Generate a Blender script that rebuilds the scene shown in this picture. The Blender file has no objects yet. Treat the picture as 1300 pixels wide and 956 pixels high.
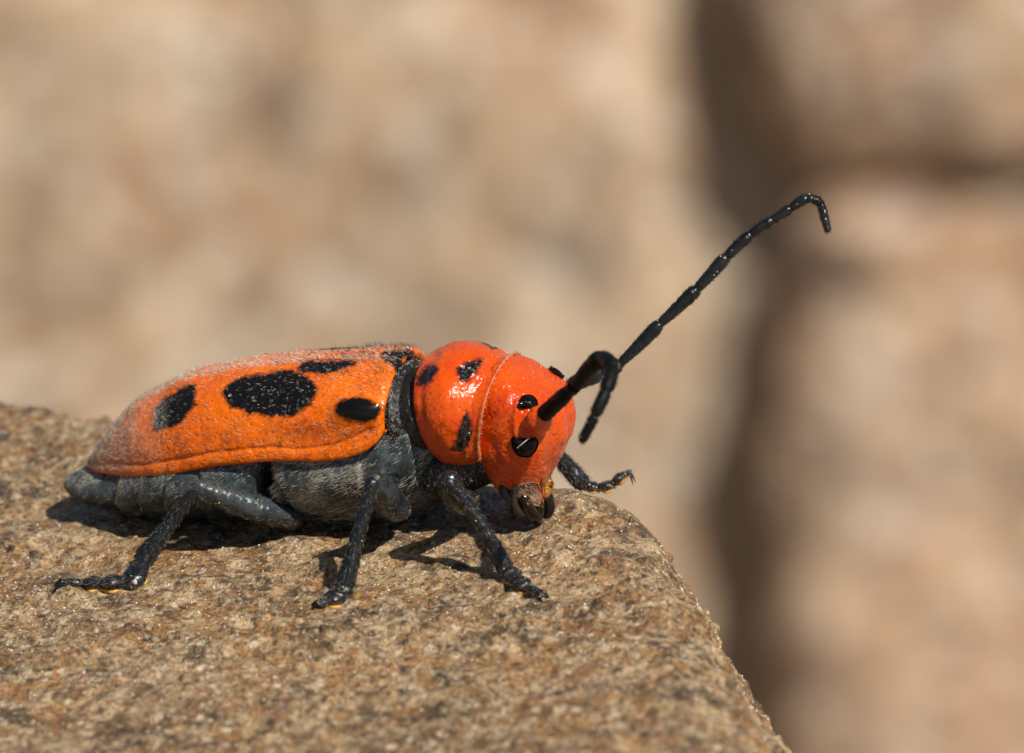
import bpy, math, random
import numpy as np
from mathutils import Vector, Matrix
from mathutils.bvhtree import BVHTree

# ------------------------------------------------------------------ scene, camera, sky, sun, exposure
# 1 Blender unit = 1 cm (macro scene)
sc = bpy.context.scene
sc.unit_settings.system = 'METRIC'
sc.unit_settings.scale_length = 0.01
col = sc.collection
rng = np.random.default_rng(7)
random.seed(7)

W, H = 1300.0, 956.0
DIST = 22.0                      # camera to focus plane, cm
S = 481.48                       # photo pixels per cm in the focus plane
FPX = S * DIST
EPS = math.radians(20.0)         # camera looks down
PSI = math.radians(18.0)         # beetle turned towards the camera
cF = np.array([0, math.cos(EPS), -math.sin(EPS)])
cR = np.array([1.0, 0, 0])
cU = np.array([0, math.sin(EPS), math.cos(EPS)])
cC = -cF * DIST

cam = bpy.data.cameras.new('camera')
cam_o = bpy.data.objects.new('camera', cam)
col.objects.link(cam_o)
cam_o.location = cC
cam_o.rotation_euler = (math.pi / 2 - EPS, 0, 0)
cam.sensor_width = 36.0
cam.lens = 36.0 * FPX / W
cam.clip_start = 0.1
cam.clip_end = 3000
cam.dof.use_dof = True
cam.dof.focus_distance = DIST - 0.17
APERTURE = 0.285                  # entrance pupil diameter, cm
cam.dof.aperture_fstop = cam.lens * 1e-3 / APERTURE
cam.dof.aperture_blades = 0
sc.camera = cam_o

SUN_EL = math.radians(53)
SUN_AZ = math.radians(42)        # to the right of the direction back to the camera
sun_dir = np.array([math.cos(SUN_EL) * math.sin(SUN_AZ), -math.cos(SUN_EL) * math.cos(SUN_AZ), math.sin(SUN_EL)])
world = bpy.data.worlds.new('World')
sc.world = world
world.use_nodes = True
wn = world.node_tree.nodes
sky = wn.new('ShaderNodeTexSky')
sky.sky_type = 'NISHITA'
sky.sun_disc = False
sky.sun_elevation = SUN_EL
sky.sun_rotation = math.atan2(sun_dir[0], sun_dir[1])
world.node_tree.links.new(sky.outputs[0], wn['Background'].inputs[0])
wn['Background'].inputs[1].default_value = 0.05
sl = bpy.data.lights.new('sun', 'SUN')
sl.energy = 5.0
sl.angle = math.radians(0.53)
sl.color = (1.0, 0.93, 0.82)
sun_o = bpy.data.objects.new('sun', sl)
col.objects.link(sun_o)
sun_o.location = sun_dir * 60
sun_o.rotation_euler = Vector(-sun_dir).to_track_quat('-Z', 'Y').to_euler()

sc.view_settings.view_transform = 'Standard'
sc.view_settings.look = 'None'
sc.view_settings.exposure = 0.15
sc.view_settings.gamma = 1.0
sc.cycles.use_denoising = True
sc.cycles.max_bounces = 6
sc.cycles.sample_clamp_indirect = 6.0

# ------------------------------------------------------------------ beetle frame (a forward, b to the near side, c up; 1/S cm)
O_w = cC + DIST * (cF + cR * (500 - W / 2) / FPX + cU * (H / 2 - 560) / FPX)
fa = np.array([math.cos(PSI), -math.sin(PSI), 0])
fb = np.array([-math.sin(PSI), -math.cos(PSI), 0])
fc = np.array([0, 0, 1.0])
M3 = np.array([fa, fb, fc])
lC = M3 @ (cC - O_w) * S
lF, lR, lU = M3 @ cF, M3 @ cR, M3 @ cU


def ray(px, py):
    return lF + lR * (px - W / 2) / FPX + lU * (H / 2 - py) / FPX


def pb(px, py, b):
    d = ray(px, py)
    return lC + d * ((b - lC[1]) / d[1])


def pd(px, py, dep=0.0):
    return lC + ray(px, py) * (DIST * S - dep)


GK, GP, GQ = -106.7, 0.0884, -0.0552


def gz(a, b):
    return GK + GP * a + GQ * b


def gnd(px, py, lift=0.0):
    d = ray(px, py)
    n = np.array([-GP, -GQ, 1.0])
    t = (GK + lift - n @ lC) / (n @ d)
    return lC + d * t


def proj(P):
    q = np.asarray(P) - lC
    z = q @ lF
    return np.stack([W / 2 + FPX * (q @ lR) / z, H / 2 - FPX * (q @ lU) / z], -1)


BASE_C = GK
BASE_W = O_w + fc * BASE_C / S
FRAME = Matrix(((math.cos(PSI), math.sin(PSI), 0, BASE_W[0]), (-math.sin(PSI), math.cos(PSI), 0, BASE_W[1]),
                (0, 0, 1, BASE_W[2]), (0, 0, 0, 1)))


def tolocal(P):
    P = np.asarray(P, float)
    return np.stack([P[..., 0], -P[..., 1], P[..., 2] - BASE_C], -1) / S


# ------------------------------------------------------------------ numeric helpers
def hash3(ix, iy, iz, seed):
    h = (ix.astype(np.int64) * 374761393 + iy.astype(np.int64) * 668265263 + iz.astype(np.int64) * 2147483647 + seed * 1274126177) & 0xFFFFFFFF
    h = ((h ^ (h >> 13)) * 1274126177) & 0xFFFFFFFF
    h = ((h ^ (h >> 16)) * 2246822519) & 0xFFFFFFFF
    return ((h ^ (h >> 15)) & 0xFFFFFF) / float(0xFFFFFF)


def vnoise(P, seed=0):
    i = np.floor(P)
    f = P - i
    f = f * f * f * (f * (f * 6 - 15) + 10)
    i = i.astype(np.int64)
    r = 0
    for dx in (0, 1):
        for dy in (0, 1):
            for dz in (0, 1):
                w = (f[:, 0] if dx else 1 - f[:, 0]) * (f[:, 1] if dy else 1 - f[:, 1]) * (f[:, 2] if dz else 1 - f[:, 2])
                r = r + w * hash3(i[:, 0] + dx, i[:, 1] + dy, i[:, 2] + dz, seed)
    return r * 2 - 1


def fbm(P, octs=4, seed=0, gain=0.5):
    r = 0
    g = 1.0
    for k in range(octs):
        r = r + g * vnoise(P * (2.03 ** k) + 17.3 * k, seed + k)
        g *= gain
    return r


def cat(pts, n, closed=False):
    """Catmull-Rom through rows of pts, n samples per span."""
    P = np.asarray(pts, float)
    m = len(P)
    out = []
    spans = m if closed else m - 1
    for i in range(spans):
        if closed:
            p0, p1, p2, p3 = P[(i - 1) % m], P[i], P[(i + 1) % m], P[(i + 2) % m]
        else:
            p1, p2 = P[i], P[i + 1]
            p0 = P[i - 1] if i > 0 else 2 * p1 - p2
            p3 = P[i + 2] if i + 2 < m else 2 * p2 - p1
        for k in range(n):
            t = k / n
            out.append(0.5 * ((2 * p1) + (p2 - p0) * t + (2 * p0 - 5 * p1 + 4 * p2 - p3) * t * t + (3 * p1 - p0 - 3 * p2 + p3) * t ** 3))
    if not closed:
        out.append(P[-1])
    return np.array(out)


def resample(P, n):
    P = np.asarray(P)
    d = np.r_[0, np.cumsum(np.linalg.norm(np.diff(P, axis=0), axis=1))]
    t = np.linspace(0, d[-1], n)
    return np.stack([np.interp(t, d, P[:, k]) for k in range(P.shape[1])], -1)


def polysdf(Q, poly):
    """signed distance (negative inside) of points Q to polygon."""
    poly = np.asarray(poly, float)
    d = np.full(len(Q), 1e9)
    inside = np.zeros(len(Q), bool)
    n = len(poly)
    for i in range(n):
        A, B = poly[i], poly[(i + 1) % n]
        e = B - A
        w = Q - A
        t = np.clip((w @ e) / (e @ e), 0, 1)
        d = np.minimum(d, np.linalg.norm(w - t[:, None] * e, axis=1))
        c = (A[1] > Q[:, 1]) != (B[1] > Q[:, 1])
        den = B[1] - A[1] if abs(B[1] - A[1]) > 1e-9 else 1e-9
        xi = A[0] + (Q[:, 1] - A[1]) / den * e[0]
        inside ^= c & (Q[:, 0] < xi)
    return np.where(inside, -d, d)


def linedist(Q, pts):
    pts = np.asarray(pts, float)
    d = np.full(len(Q), 1e9)
    for A, B in zip(pts[:-1], pts[1:]):
        e = B - A
        w = Q - A
        t = np.clip((w @ e) / (e @ e), 0, 1)
        d = np.minimum(d, np.linalg.norm(w - t[:, None] * e, axis=1))
    return d


def vnormals(V, F):
    n = np.zeros_like(V)
    F = np.asarray(F)
    k = F.shape[1]
    fn = np.cross(V[F[:, 1]] - V[F[:, 0]], V[F[:, 2]] - V[F[:, 0]])
    if k == 4:
        fn = fn + np.cross(V[F[:, 2]] - V[F[:, 0]], V[F[:, 3]] - V[F[:, 0]])
    for j in range(k):
        np.add.at(n, F[:, j], fn)
    return n / np.maximum(np.linalg.norm(n, axis=1, keepdims=True), 1e-9)


# ------------------------------------------------------------------ object helpers
def link(name, me, parent=None, **props):
    o = bpy.data.objects.new(name, me)
    col.objects.link(o)
    if parent is not None:
        o.parent = parent
    for k, v in props.items():
        o[k] = v
    return o


def mesh(name, V, faces, mat, attrs=None, smooth=True):
    me = bpy.data.meshes.new(name)
    V = np.asarray(V, float)
    if isinstance(faces, np.ndarray):
        k = faces.shape[1]
        me.vertices.add(len(V))
        me.vertices.foreach_set('co', V.ravel())
        me.loops.add(faces.size)
        me.loops.foreach_set('vertex_index', faces.ravel().astype(np.int32))
        me.polygons.add(len(faces))
        me.polygons.foreach_set('loop_start', np.arange(0, faces.size, k, dtype=np.int32))
        me.update(calc_edges=True)
    else:
        me.from_pydata(V.tolist(), [], faces)
    if smooth:
        me.polygons.foreach_set('use_smooth', np.ones(len(me.polygons), bool))
    for k, v in (attrs or {}).items():
        at = me.attributes.new(k, 'FLOAT', 'POINT')
        at.data.foreach_set('value', np.asarray(v, np.float32))
    me.materials.append(mat)
    me.validate()
    return me


def bpart(name, V, faces, mat, parent, attrs=None, smooth=True, **props):
    """a mesh given in beetle-frame units, child of parent"""
    return link(name, mesh(name, tolocal(V), faces, mat, attrs, smooth), parent, **props)


def grid_faces(n, m, closed=False, flip=False):
    i = np.arange(n - 1)[:, None]
    j = np.arange(m if closed else m - 1)[None, :]
    j2 = (j + 1) % m
    a = (i * m + j).ravel()
    b = (i * m + j2).ravel()
    c = ((i + 1) * m + j2).ravel()
    d = ((i + 1) * m + j).ravel()
    F = np.stack([a, b, c, d], -1)
    return F[:, ::-1].copy() if flip else F


def ring(a, w, ct, cb, tilt=0.0, n=2.2, m=64, bc=0.0, pinch=0.0):
    th = np.linspace(0, 2 * np.pi, m, endpoint=False)
    cs, sn = np.cos(th), np.sin(th)
    c = np.sign(cs) * np.abs(cs) ** (2 / n)
    b = np.sign(sn) * np.abs(sn) ** (2 / n)
    cm, hc = (ct + cb) / 2, (ct - cb) / 2
    b = b * (1 - pinch * np.clip(-c, 0, 1) ** 1.2)
    cc = cm + hc * c
    return np.stack([a + tilt * (cm - cc), bc + w * b, cc], -1)


def loft(rings, cap=True):
    """rings: list of (m,3) closed rings -> verts, quads/tris list"""
    R = np.array(rings)
    n, m = R.shape[:2]
    V = R.reshape(-1, 3)
    F = grid_faces(n, m, closed=True)
    if not cap:
        return V, F
    V = np.vstack([V, R[0].mean(0), R[-1].mean(0)])
    i0, i1 = n * m, n * m + 1
    faces = F.tolist()
    for j in range(m):
        faces.append([i0, (j + 1) % m, j])
        faces.append([i1, (n - 1) * m + j, (n - 1) * m + (j + 1) % m])
    return V, faces


def tube(pts, rad, seg=14, sub=6, flat=None, knobs=None):
    """tapered, capped tube through pts with radius per point. flat: (scale, direction) flattens across a direction"""
    P = np.asarray(pts, float)
    pr = cat(np.c_[P, np.asarray(rad, float)], sub)
    C, r = pr[:, :3], np.maximum(pr[:, 3], 0.05)
    if knobs is not None:
        r = r * (1 + knobs * vnoise(C * 0.35, 5))
    T = np.gradient(C, axis=0)
    T /= np.linalg.norm(T, axis=1, keepdims=True)
    up = np.array([0.13, 0.35, 0.93])
    n0 = np.cross(T[0], up)
    n0 /= np.linalg.norm(n0)
    rings = []
    N = n0
    # rounded ends: extra shrinking rings
    head = [(-0.85, 0.35), (-0.55, 0.75), (-0.2, 0.95)]
    tail = [(0.2, 0.95), (0.55, 0.75), (0.85, 0.35)]
    th = np.linspace(0, 2 * np.pi, seg, endpoint=False)
    for i in range(len(C)):
        N = N - T[i] * (N @ T[i])
        N /= np.linalg.norm(N)
        B = np.cross(T[i], N)
        circ = np.cos(th)[:, None] * N + np.sin(th)[:, None] * B
        if flat is not None:
            f, fd = flat
            fd = np.asarray(fd, float)
            fd = fd / np.linalg.norm(fd)
            circ = circ - (circ @ fd)[:, None] * fd * (1 - f)
        if i == 0:
            for o, s in head:
                rings.append(C[i] + T[i] * o * r[i] + circ * r[i] * s)
        rings.append(C[i] + circ * r[i])
        if i == len(C) - 1:
            for o, s in tail:
                rings.append(C[i] + T[i] * o * r[i] + circ * r[i] * s)
    return loft(rings)


def merge(parts):
    V, F, k = [], [], 0
    for v, f in parts:
        V.append(v)
        F += [[i + k for i in q] for q in (f.tolist() if isinstance(f, np.ndarray) else f)]
        k += len(v)
    return np.vstack(V), F


def tris_of(F):
    out = []
    for q in (F.tolist() if isinstance(F, np.ndarray) else F):
        out.append(q[:3])
        if len(q) == 4:
            out.append([q[0], q[2], q[3]])
    return np.array(out)


def hairs(V, F, count, length, width, comb, lift, mask=None, jitter=0.35, curl=0.0, seed=1):
    """spikes (thin three-sided) growing on the surface V,F.  comb: direction hairs lie along; lift: 0 flat .. 1 erect"""
    r = np.random.default_rng(seed)
    T = tris_of(F)
    A, B, C = V[T[:, 0]], V[T[:, 1]], V[T[:, 2]]
    N = np.cross(B - A, C - A)
    ar = np.linalg.norm(N, axis=1)
    cen = (A + B + C) / 3
    wgt = ar * (mask(cen, N / np.maximum(ar, 1e-9)[:, None]) if mask is not None else 1)
    idx = r.choice(len(T), count, p=wgt / wgt.sum())
    u, v = r.random(count), r.random(count)
    fl = u + v > 1
    u[fl], v[fl] = 1 - u[fl], 1 - v[fl]
    P = A[idx] + (B - A)[idx] * u[:, None] + (C - A)[idx] * v[:, None]
    N = N[idx] / ar[idx][:, None]
    cd = comb(P) if callable(comb) else np.tile(np.asarray(comb, float), (count, 1))
    cd = cd + r.normal(0, jitter, (count, 3))
    cd = cd - N * (cd * N).sum(1)[:, None]
    cd /= np.maximum(np.linalg.norm(cd, axis=1, keepdims=True), 1e-6)
    lf = np.clip(lift + r.normal(0, 0.1, count), 0.02, 1)[:, None]
    D = cd * (1 - lf) + N * lf
    D /= np.linalg.norm(D, axis=1, keepdims=True)
    L = (length * r.uniform(0.55, 1.2, count))[:, None]
    X = np.cross(D, N + 0.01)
    X /= np.maximum(np.linalg.norm(X, axis=1, keepdims=True), 1e-6)
    Y = np.cross(D, X)
    w = width * 0.5
    base = P - N * 0.3
    mid = base + D * L * 0.55
    tip = base + D * L - N * L * curl * 0.35 + cd * L * curl * 0.2
    k = count
    ring0 = [base + X * w, base - X * w * 0.5 + Y * w * 0.8, base - X * w * 0.5 - Y * w * 0.8]
    ring1 = [mid + X * w * 0.8, mid - X * w * 0.4 + Y * w * 0.65, mid - X * w * 0.4 - Y * w * 0.65]
    VV = np.stack(ring0 + ring1 + [tip], 1).reshape(-1, 3)
    o = (np.arange(k) * 7)[:, None]
    fs = [(0, 1, 4), (0, 4, 3), (1, 2, 5), (1, 5, 4), (2, 0, 3), (2, 3, 5), (3, 4, 6), (4, 5, 6), (5, 3, 6)]
    FF = np.concatenate([o + np.array(f)[None, :] for f in fs])
    return VV, FF


# ------------------------------------------------------------------ materials
class NT:
    def __init__(self, name):
        self.m = bpy.data.materials.new(name)
        self.m.use_nodes = True
        self.t = self.m.node_tree
        self.b = self.t.nodes['Principled BSDF']
        self.tc = self.t.nodes.new('ShaderNodeTexCoord').outputs['Object']

    def set(self, sock, v):
        if isinstance(v, bpy.types.NodeSocket):
            self.t.links.new(v, sock)
        elif isinstance(v, (tuple, list)) and len(v) == 3 and sock.type == 'RGBA':
            sock.default_value = (*v, 1)
        else:
            sock.default_value = v

    def p(self, **kw):
        for k, v in kw.items():
            self.set(self.b.inputs[k.replace('_', ' ')], v)
        return self

    def n(self, typ, out=0, ins=None, **attrs):
        nd = self.t.nodes.new(typ)
        for k, v in attrs.items():
            setattr(nd, k, v)
        for k, v in (ins or {}).items():
            self.set(nd.inputs[k], v)
        return nd.outputs[out]

    def noise(self, scale, detail=4, rough=0.55, out=0, vec=None, dist=0.0):
        return self.n('ShaderNodeTexNoise', out, {'Vector': vec or self.tc, 'Scale': scale, 'Detail': detail, 'Roughness': rough, 'Distortion': dist})

    def voro(self, scale, out='Distance', feature='F1', vec=None, rand=1.0):
        return self.n('ShaderNodeTexVoronoi', out, {'Vector': vec or self.tc, 'Scale': scale, 'Randomness': rand}, feature=feature)

    def ramp(self, fac, stops, interp='LINEAR'):
        nd = self.t.nodes.new('ShaderNodeValToRGB')
        nd.color_ramp.interpolation = interp
        el = nd.color_ramp.elements
        while len(el) < len(stops):
            el.new(0.5)
        for e, (p, c) in zip(el, stops):
            e.position = p
            e.color = (*c, 1) if isinstance(c, (tuple, list)) else (c, c, c, 1)
        self.set(nd.inputs[0], fac)
        return nd.outputs[0]

    def mix(self, fac, a, b, mode='MIX'):
        nd = self.t.nodes.new('ShaderNodeMix')
        nd.data_type = 'RGBA'
        nd.blend_type = mode
        self.set(nd.inputs[0], fac)
        self.set(nd.inputs[6], a)
        self.set(nd.inputs[7], b)
        return nd.outputs[2]

    def math(self, op, a, b=0.0, c=0.0):
        nd = self.t.nodes.new('ShaderNodeMath')
        nd.operation = op
        self.set(nd.inputs[0], a)
        self.set(nd.inputs[1], b)
        self.set(nd.inputs[2], c)
        return nd.outputs[0]

    def rng(self, v, a, b, c, d):
        return self.n('ShaderNodeMapRange', 0, {0: v, 1: a, 2: b, 3: c, 4: d})

    def attr(self, name):
        return self.n('ShaderNodeAttribute', 'Fac', attribute_name=name)

    def glitter(self, scale, amount, normal=None):
        """per-cell tilted facets: random cell colour bends the normal"""
        colr = self.voro(scale, 'Color')
        v = self.n('ShaderNodeVectorMath', 0, {0: colr, 1: (0.5, 0.5, 0.5)}, operation='SUBTRACT')
        sc_ = self.t.nodes.new('ShaderNodeVectorMath')
        sc_.operation = 'SCALE'
        self.set(sc_.inputs[0], v)
        self.set(sc_.inputs['Scale'], amount)
        nrm = normal or self.n('ShaderNodeNewGeometry', 'Normal')
        add = self.n('ShaderNodeVectorMath', 0, {0: sc_.outputs[0], 1: nrm}, operation='ADD')
        return self.n('ShaderNodeVectorMath', 0, {0: add}, operation='NORMALIZE')

    def bump(self, h, strength, dist, normal=None):
        ins = {'Height': h, 'Strength': strength, 'Distance': dist}
        if normal is not None:
            ins['Normal'] = normal
        return self.n('ShaderNodeBump', 0, ins)


def mat_stone():
    t = NT('granular_stone')

    def blob(scale, lo, hi, seed, rough=0.6, vec=None, dist=0.3):
        v = t.n('ShaderNodeVectorMath', 0, {0: vec or t.tc, 1: (seed * 1.37, seed * 2.11, seed * 0.73)}, operation='ADD')
        return t.ramp(t.noise(scale, 4, rough, vec=v, dist=dist), [(lo, 0.0), (hi, 1.0)])
    def dots(scale, thr, keep, seed):
        """scattered rounded crystals: Voronoi cells kept at random"""
        wv = t.n('ShaderNodeVectorMath', 0, {0: t.tc, 1: t.n('ShaderNodeVectorMath', 0, {0: t.noise(scale * 1.3, 2, 0.5, out=1), 1: (0.55 / scale,) * 3}, operation='MULTIPLY')}, operation='ADD')
        v = t.n('ShaderNodeVectorMath', 0, {0: wv, 1: (seed * 1.9, seed * 0.7, seed * 1.1)}, operation='ADD')
        d = t.ramp(t.voro(scale, vec=v), [(thr * 0.35, 1.0), (thr * 1.1, 0.0)])
        k = t.ramp(t.n('ShaderNodeSeparateColor', 0, {0: t.voro(scale, 'Color', vec=v)}), [(1 - keep - 0.02, 0.0), (1 - keep + 0.02, 1.0)])
        return t.math('MULTIPLY', d, k)

    def lay(f, amt, c, colr):
        return t.mix(t.math('MULTIPLY', f, amt), c, colr)
    c = t.mix(blob(2.1, 0.40, 0.62, 1), (0.23, 0.145, 0.074), (0.56, 0.40, 0.245))
    c = lay(blob(3.0, 0.44, 0.58, 2), 0.75, c, (0.44, 0.22, 0.07))
    c = lay(blob(9, 0.48, 0.62, 3), 0.7, c, (0.20, 0.12, 0.068))
    c = lay(blob(6, 0.51, 0.61, 4), 0.85, c, (0.075, 0.066, 0.054))
    c = lay(blob(10, 0.50, 0.62, 5), 0.8, c, (0.68, 0.54, 0.37))
    c = lay(dots(24, 0.55, 0.30, 1), 0.75, c, (0.34, 0.185, 0.085))
    c = lay(dots(30, 0.55, 0.26, 2), 0.85, c, (0.040, 0.036, 0.032))
    c = lay(dots(27, 0.60, 0.26, 3), 0.7, c, (0.66, 0.53, 0.37))
    c = lay(dots(52, 0.55, 0.30, 4), 0.8, c, (0.055, 0.042, 0.034))
    c = lay(dots(56, 0.55, 0.28, 5), 0.8, c, (0.60, 0.46, 0.31))
    c = lay(dots(36, 0.55, 0.10, 6), 0.9, c, (0.84, 0.76, 0.63))
    c = lay(blob(20, 0.56, 0.66, 11), 0.7, c, (0.07, 0.055, 0.044))
    c = lay(blob(24, 0.56, 0.66, 12), 0.7, c, (0.70, 0.57, 0.40))
    c = lay(dots(90, 0.55, 0.3, 7), 0.7, c, (0.45, 0.29, 0.16))
    c = lay(dots(95, 0.55, 0.3, 8), 0.7, c, (0.05, 0.04, 0.034))
    h = t.math('ADD', t.math('MULTIPLY', t.noise(36, 4, 0.6), 1.0), t.math('MULTIPLY', t.noise(110, 4, 0.65), 0.7))
    c = t.mix(1.0, c, (0.90, 0.84, 0.73), 'MULTIPLY')
    nb = t.bump(h, 0.9, 0.03)
    rc = t.n('ShaderNodeSeparateColor', 2, {0: t.voro(130, 'Color')})
    spark = t.ramp(rc, [(0.66, 0.0), (0.70, 1.0)])
    nn = t.glitter(130, t.math('MULTIPLY', spark, 1.1), nb)
    t.p(Base_Color=c, Roughness=t.rng(spark, 0, 1, 0.5, 0.16), Specular_IOR_Level=t.rng(spark, 0, 1, 0.35, 1.0), Normal=nn)
    t.p(Thin_Film_Thickness=t.math('MULTIPLY', spark, t.rng(rc, 0.76, 1.0, 250, 700)), Thin_Film_IOR=1.45)
    return t.m


def mat_wallstone(seed, tint):
    t = NT('weathered_wall_stone')
    v = t.n('ShaderNodeVectorMath', 0, {0: t.tc, 1: (seed * 3.1, seed * 1.7, seed * 2.3)}, operation='ADD')
    n1 = t.noise(0.72, 5, 0.6, vec=v)
    c = t.ramp(n1, [(0.34, (0.17, 0.108, 0.066)), (0.45, (0.38, 0.265, 0.16)), (0.54, (0.56, 0.42, 0.275)), (0.64, (0.72, 0.58, 0.42))])
    n2 = t.ramp(t.noise(1.1, 4, 0.55, vec=v), [(0.52, 0.0), (0.62, 0.75)])
    c = t.mix(n2, c, (0.40, 0.21, 0.11))
    n3 = t.ramp(t.noise(1.5, 4, 0.6, out=0, vec=t.n('ShaderNodeVectorMath', 0, {0: v, 1: (9.0, 4.0, 2.0)}, operation='ADD')), [(0.50, 0.0), (0.64, 0.85)])
    c = t.mix(n3, c, (0.22, 0.185, 0.15))
    g = t.n('ShaderNodeSeparateColor', 0, {0: t.voro(4.5, 'Color', vec=v)})
    c = t.mix(0.5, c, t.ramp(g, [(0.0, (0.06, 0.045, 0.035)), (0.3, (0.36, 0.24, 0.14)), (0.7, (0.5, 0.37, 0.24)), (0.95, (0.8, 0.72, 0.6))]))
    c = t.mix(1.0, c, tint, 'MULTIPLY')
    h = t.math('ADD', t.noise(6, 6, 0.65), t.math('MULTIPLY', t.voro(9), 0.4))
    t.p(Base_Color=c, Roughness=0.75, Specular_IOR_Level=0.3, Normal=t.bump(h, 0.7, 0.15))
    return t.m


def mat_soil():
    t = NT('dark_soil')
    c = t.ramp(t.noise(3, 6, 0.65), [(0.3, (0.40, 0.33, 0.255)), (0.7, (0.58, 0.49, 0.39))])
    t.p(Base_Color=c, Roughness=0.95, Specular_IOR_Level=0.1, Normal=t.bump(t.noise(5, 6, 0.7), 0.8, 0.3))
    return t.m


def mat_cuticle(name, hue, redder, dust=False, speck=1.0):
    """orange wing case / pronotum / head with black pigment spots (attribute spot: signed px distance)"""
    t = NT(name)
    base = t.mix(t.rng(t.noise(9, 4, 0.6), 0.3, 0.7, 0, 1), hue, redder)
    fleck = t.ramp(t.noise(70, 4, 0.7), [(0.50, 0.0), (0.70, 1.0)])
    base = t.mix(t.math('MULTIPLY', fleck, 0.35), base, tuple(min(1, x * 1.25 + 0.004) for x in hue))
    if dust:
        du = t.attr('dust')
        df = t.math('MULTIPLY', du, t.ramp(t.noise(26, 5, 0.7), [(0.3, 0.35), (0.65, 1.0)]))
        base = t.mix(df, base, (0.66, 0.33, 0.22))
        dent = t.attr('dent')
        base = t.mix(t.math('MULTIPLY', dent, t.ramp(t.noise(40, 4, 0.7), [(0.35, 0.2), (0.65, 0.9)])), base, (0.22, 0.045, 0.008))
    sp = t.attr('spot')
    sp = t.math('ADD', sp, t.rng(t.noise(20, 2, 0.5), 0.3, 0.7, -3.0 if dust else -0.8, 3.0 if dust else 0.8))
    edge = t.math('ADD', sp, t.rng(t.noise(75, 4, 0.7), 0.2, 0.8, -3.6, 3.6))
    black = t.rng(edge, -3.6, 2.4, 1.0, 0.0)
    if dust:
        grey = t.math('MULTIPLY', t.attr('grey'), t.ramp(t.noise(110, 4, 0.75), [(0.35, 0.0), (0.6, 0.85)]))
        blk = t.mix(grey, (0.005, 0.005, 0.005), (0.30, 0.27, 0.24))
    else:
        blk = (0.008, 0.007, 0.008)
    c = t.mix(black, base, blk)
    callus = t.attr('gloss')
    pit = t.voro(48, rand=0.9)
    h = t.math('ADD', t.math('MULTIPLY', t.ramp(pit, [(0.0, 0.0), (0.35, 1.0)]), 0.6), t.math('MULTIPLY', t.noise(150, 3, 0.6), 0.5))
    st = t.math('MULTIPLY', t.math('SUBTRACT', 1.0, callus), 0.42 * speck)
    nb = t.bump(h, st, 0.010)
    nn = t.glitter(140, t.math('MULTIPLY', t.math('SUBTRACT', 1.0, callus), t.rng(black, 0, 1, 0.34 * speck, 0.9)), nb)
    rough = t.rng(black, 0, 1, 0.25, 0.34)
    rough = t.math('SUBTRACT', rough, t.math('MULTIPLY', callus, 0.16))
    t.p(Base_Color=c, Roughness=rough, Specular_IOR_Level=t.rng(black, 0, 1, 0.36, 0.25), Normal=nn)
    t.p(Coat_Weight=0.0 if dust else 0.35, Coat_Roughness=0.2, Coat_Normal=nn)
    t.p(Subsurface_Weight=t.rng(black, 0, 1, 0.12, 0.0), Subsurface_Radius=(0.03, 0.008, 0.003), Subsurface_Scale=0.6)
    return t.m


def mat_dark(name, c0, c1, rough=0.4, glit=0.5, bump=0.5, film=0.0, scale=110):
    t = NT(name)
    c = t.mix(t.ramp(t.noise(16, 5, 0.65), [(0.35, 0.0), (0.65, 1.0)]), c0, c1)
    h = t.math('ADD', t.noise(50, 5, 0.7), t.math('MULTIPLY', t.voro(70), 0.5))
    nb = t.bump(h, bump, 0.010)
    t.p(Base_Color=c, Roughness=t.rng(t.noise(30, 4, 0.6), 0.3, 0.7, rough - 0.12, rough + 0.15), Specular_IOR_Level=0.4, Normal=t.glitter(scale, glit, nb))
    if film:
        t.p(Thin_Film_Thickness=t.rng(t.n('ShaderNodeSeparateColor', 0, {0: t.voro(scale, 'Color')}), 0, 1, 220, 620), Thin_Film_IOR=1.5)
    return t.m


def mat_plain(name, c, rough=0.4, spec=0.5, sss=0.0, coat=0.0, var=0.25, trans=0.0):
    t = NT(name)
    cc = t.mix(t.ramp(t.noise(30, 4, 0.6), [(0.35, 0.0), (0.65, 1.0)]), c, tuple(x * (1 - var) for x in c))
    t.p(Base_Color=cc, Roughness=rough, Specular_IOR_Level=spec, Coat_Weight=coat, Transmission_Weight=trans)
    if sss:
        t.p(Subsurface_Weight=sss, Subsurface_Radius=(0.03, 0.012, 0.004), Subsurface_Scale=0.5)
    return t.m


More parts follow.
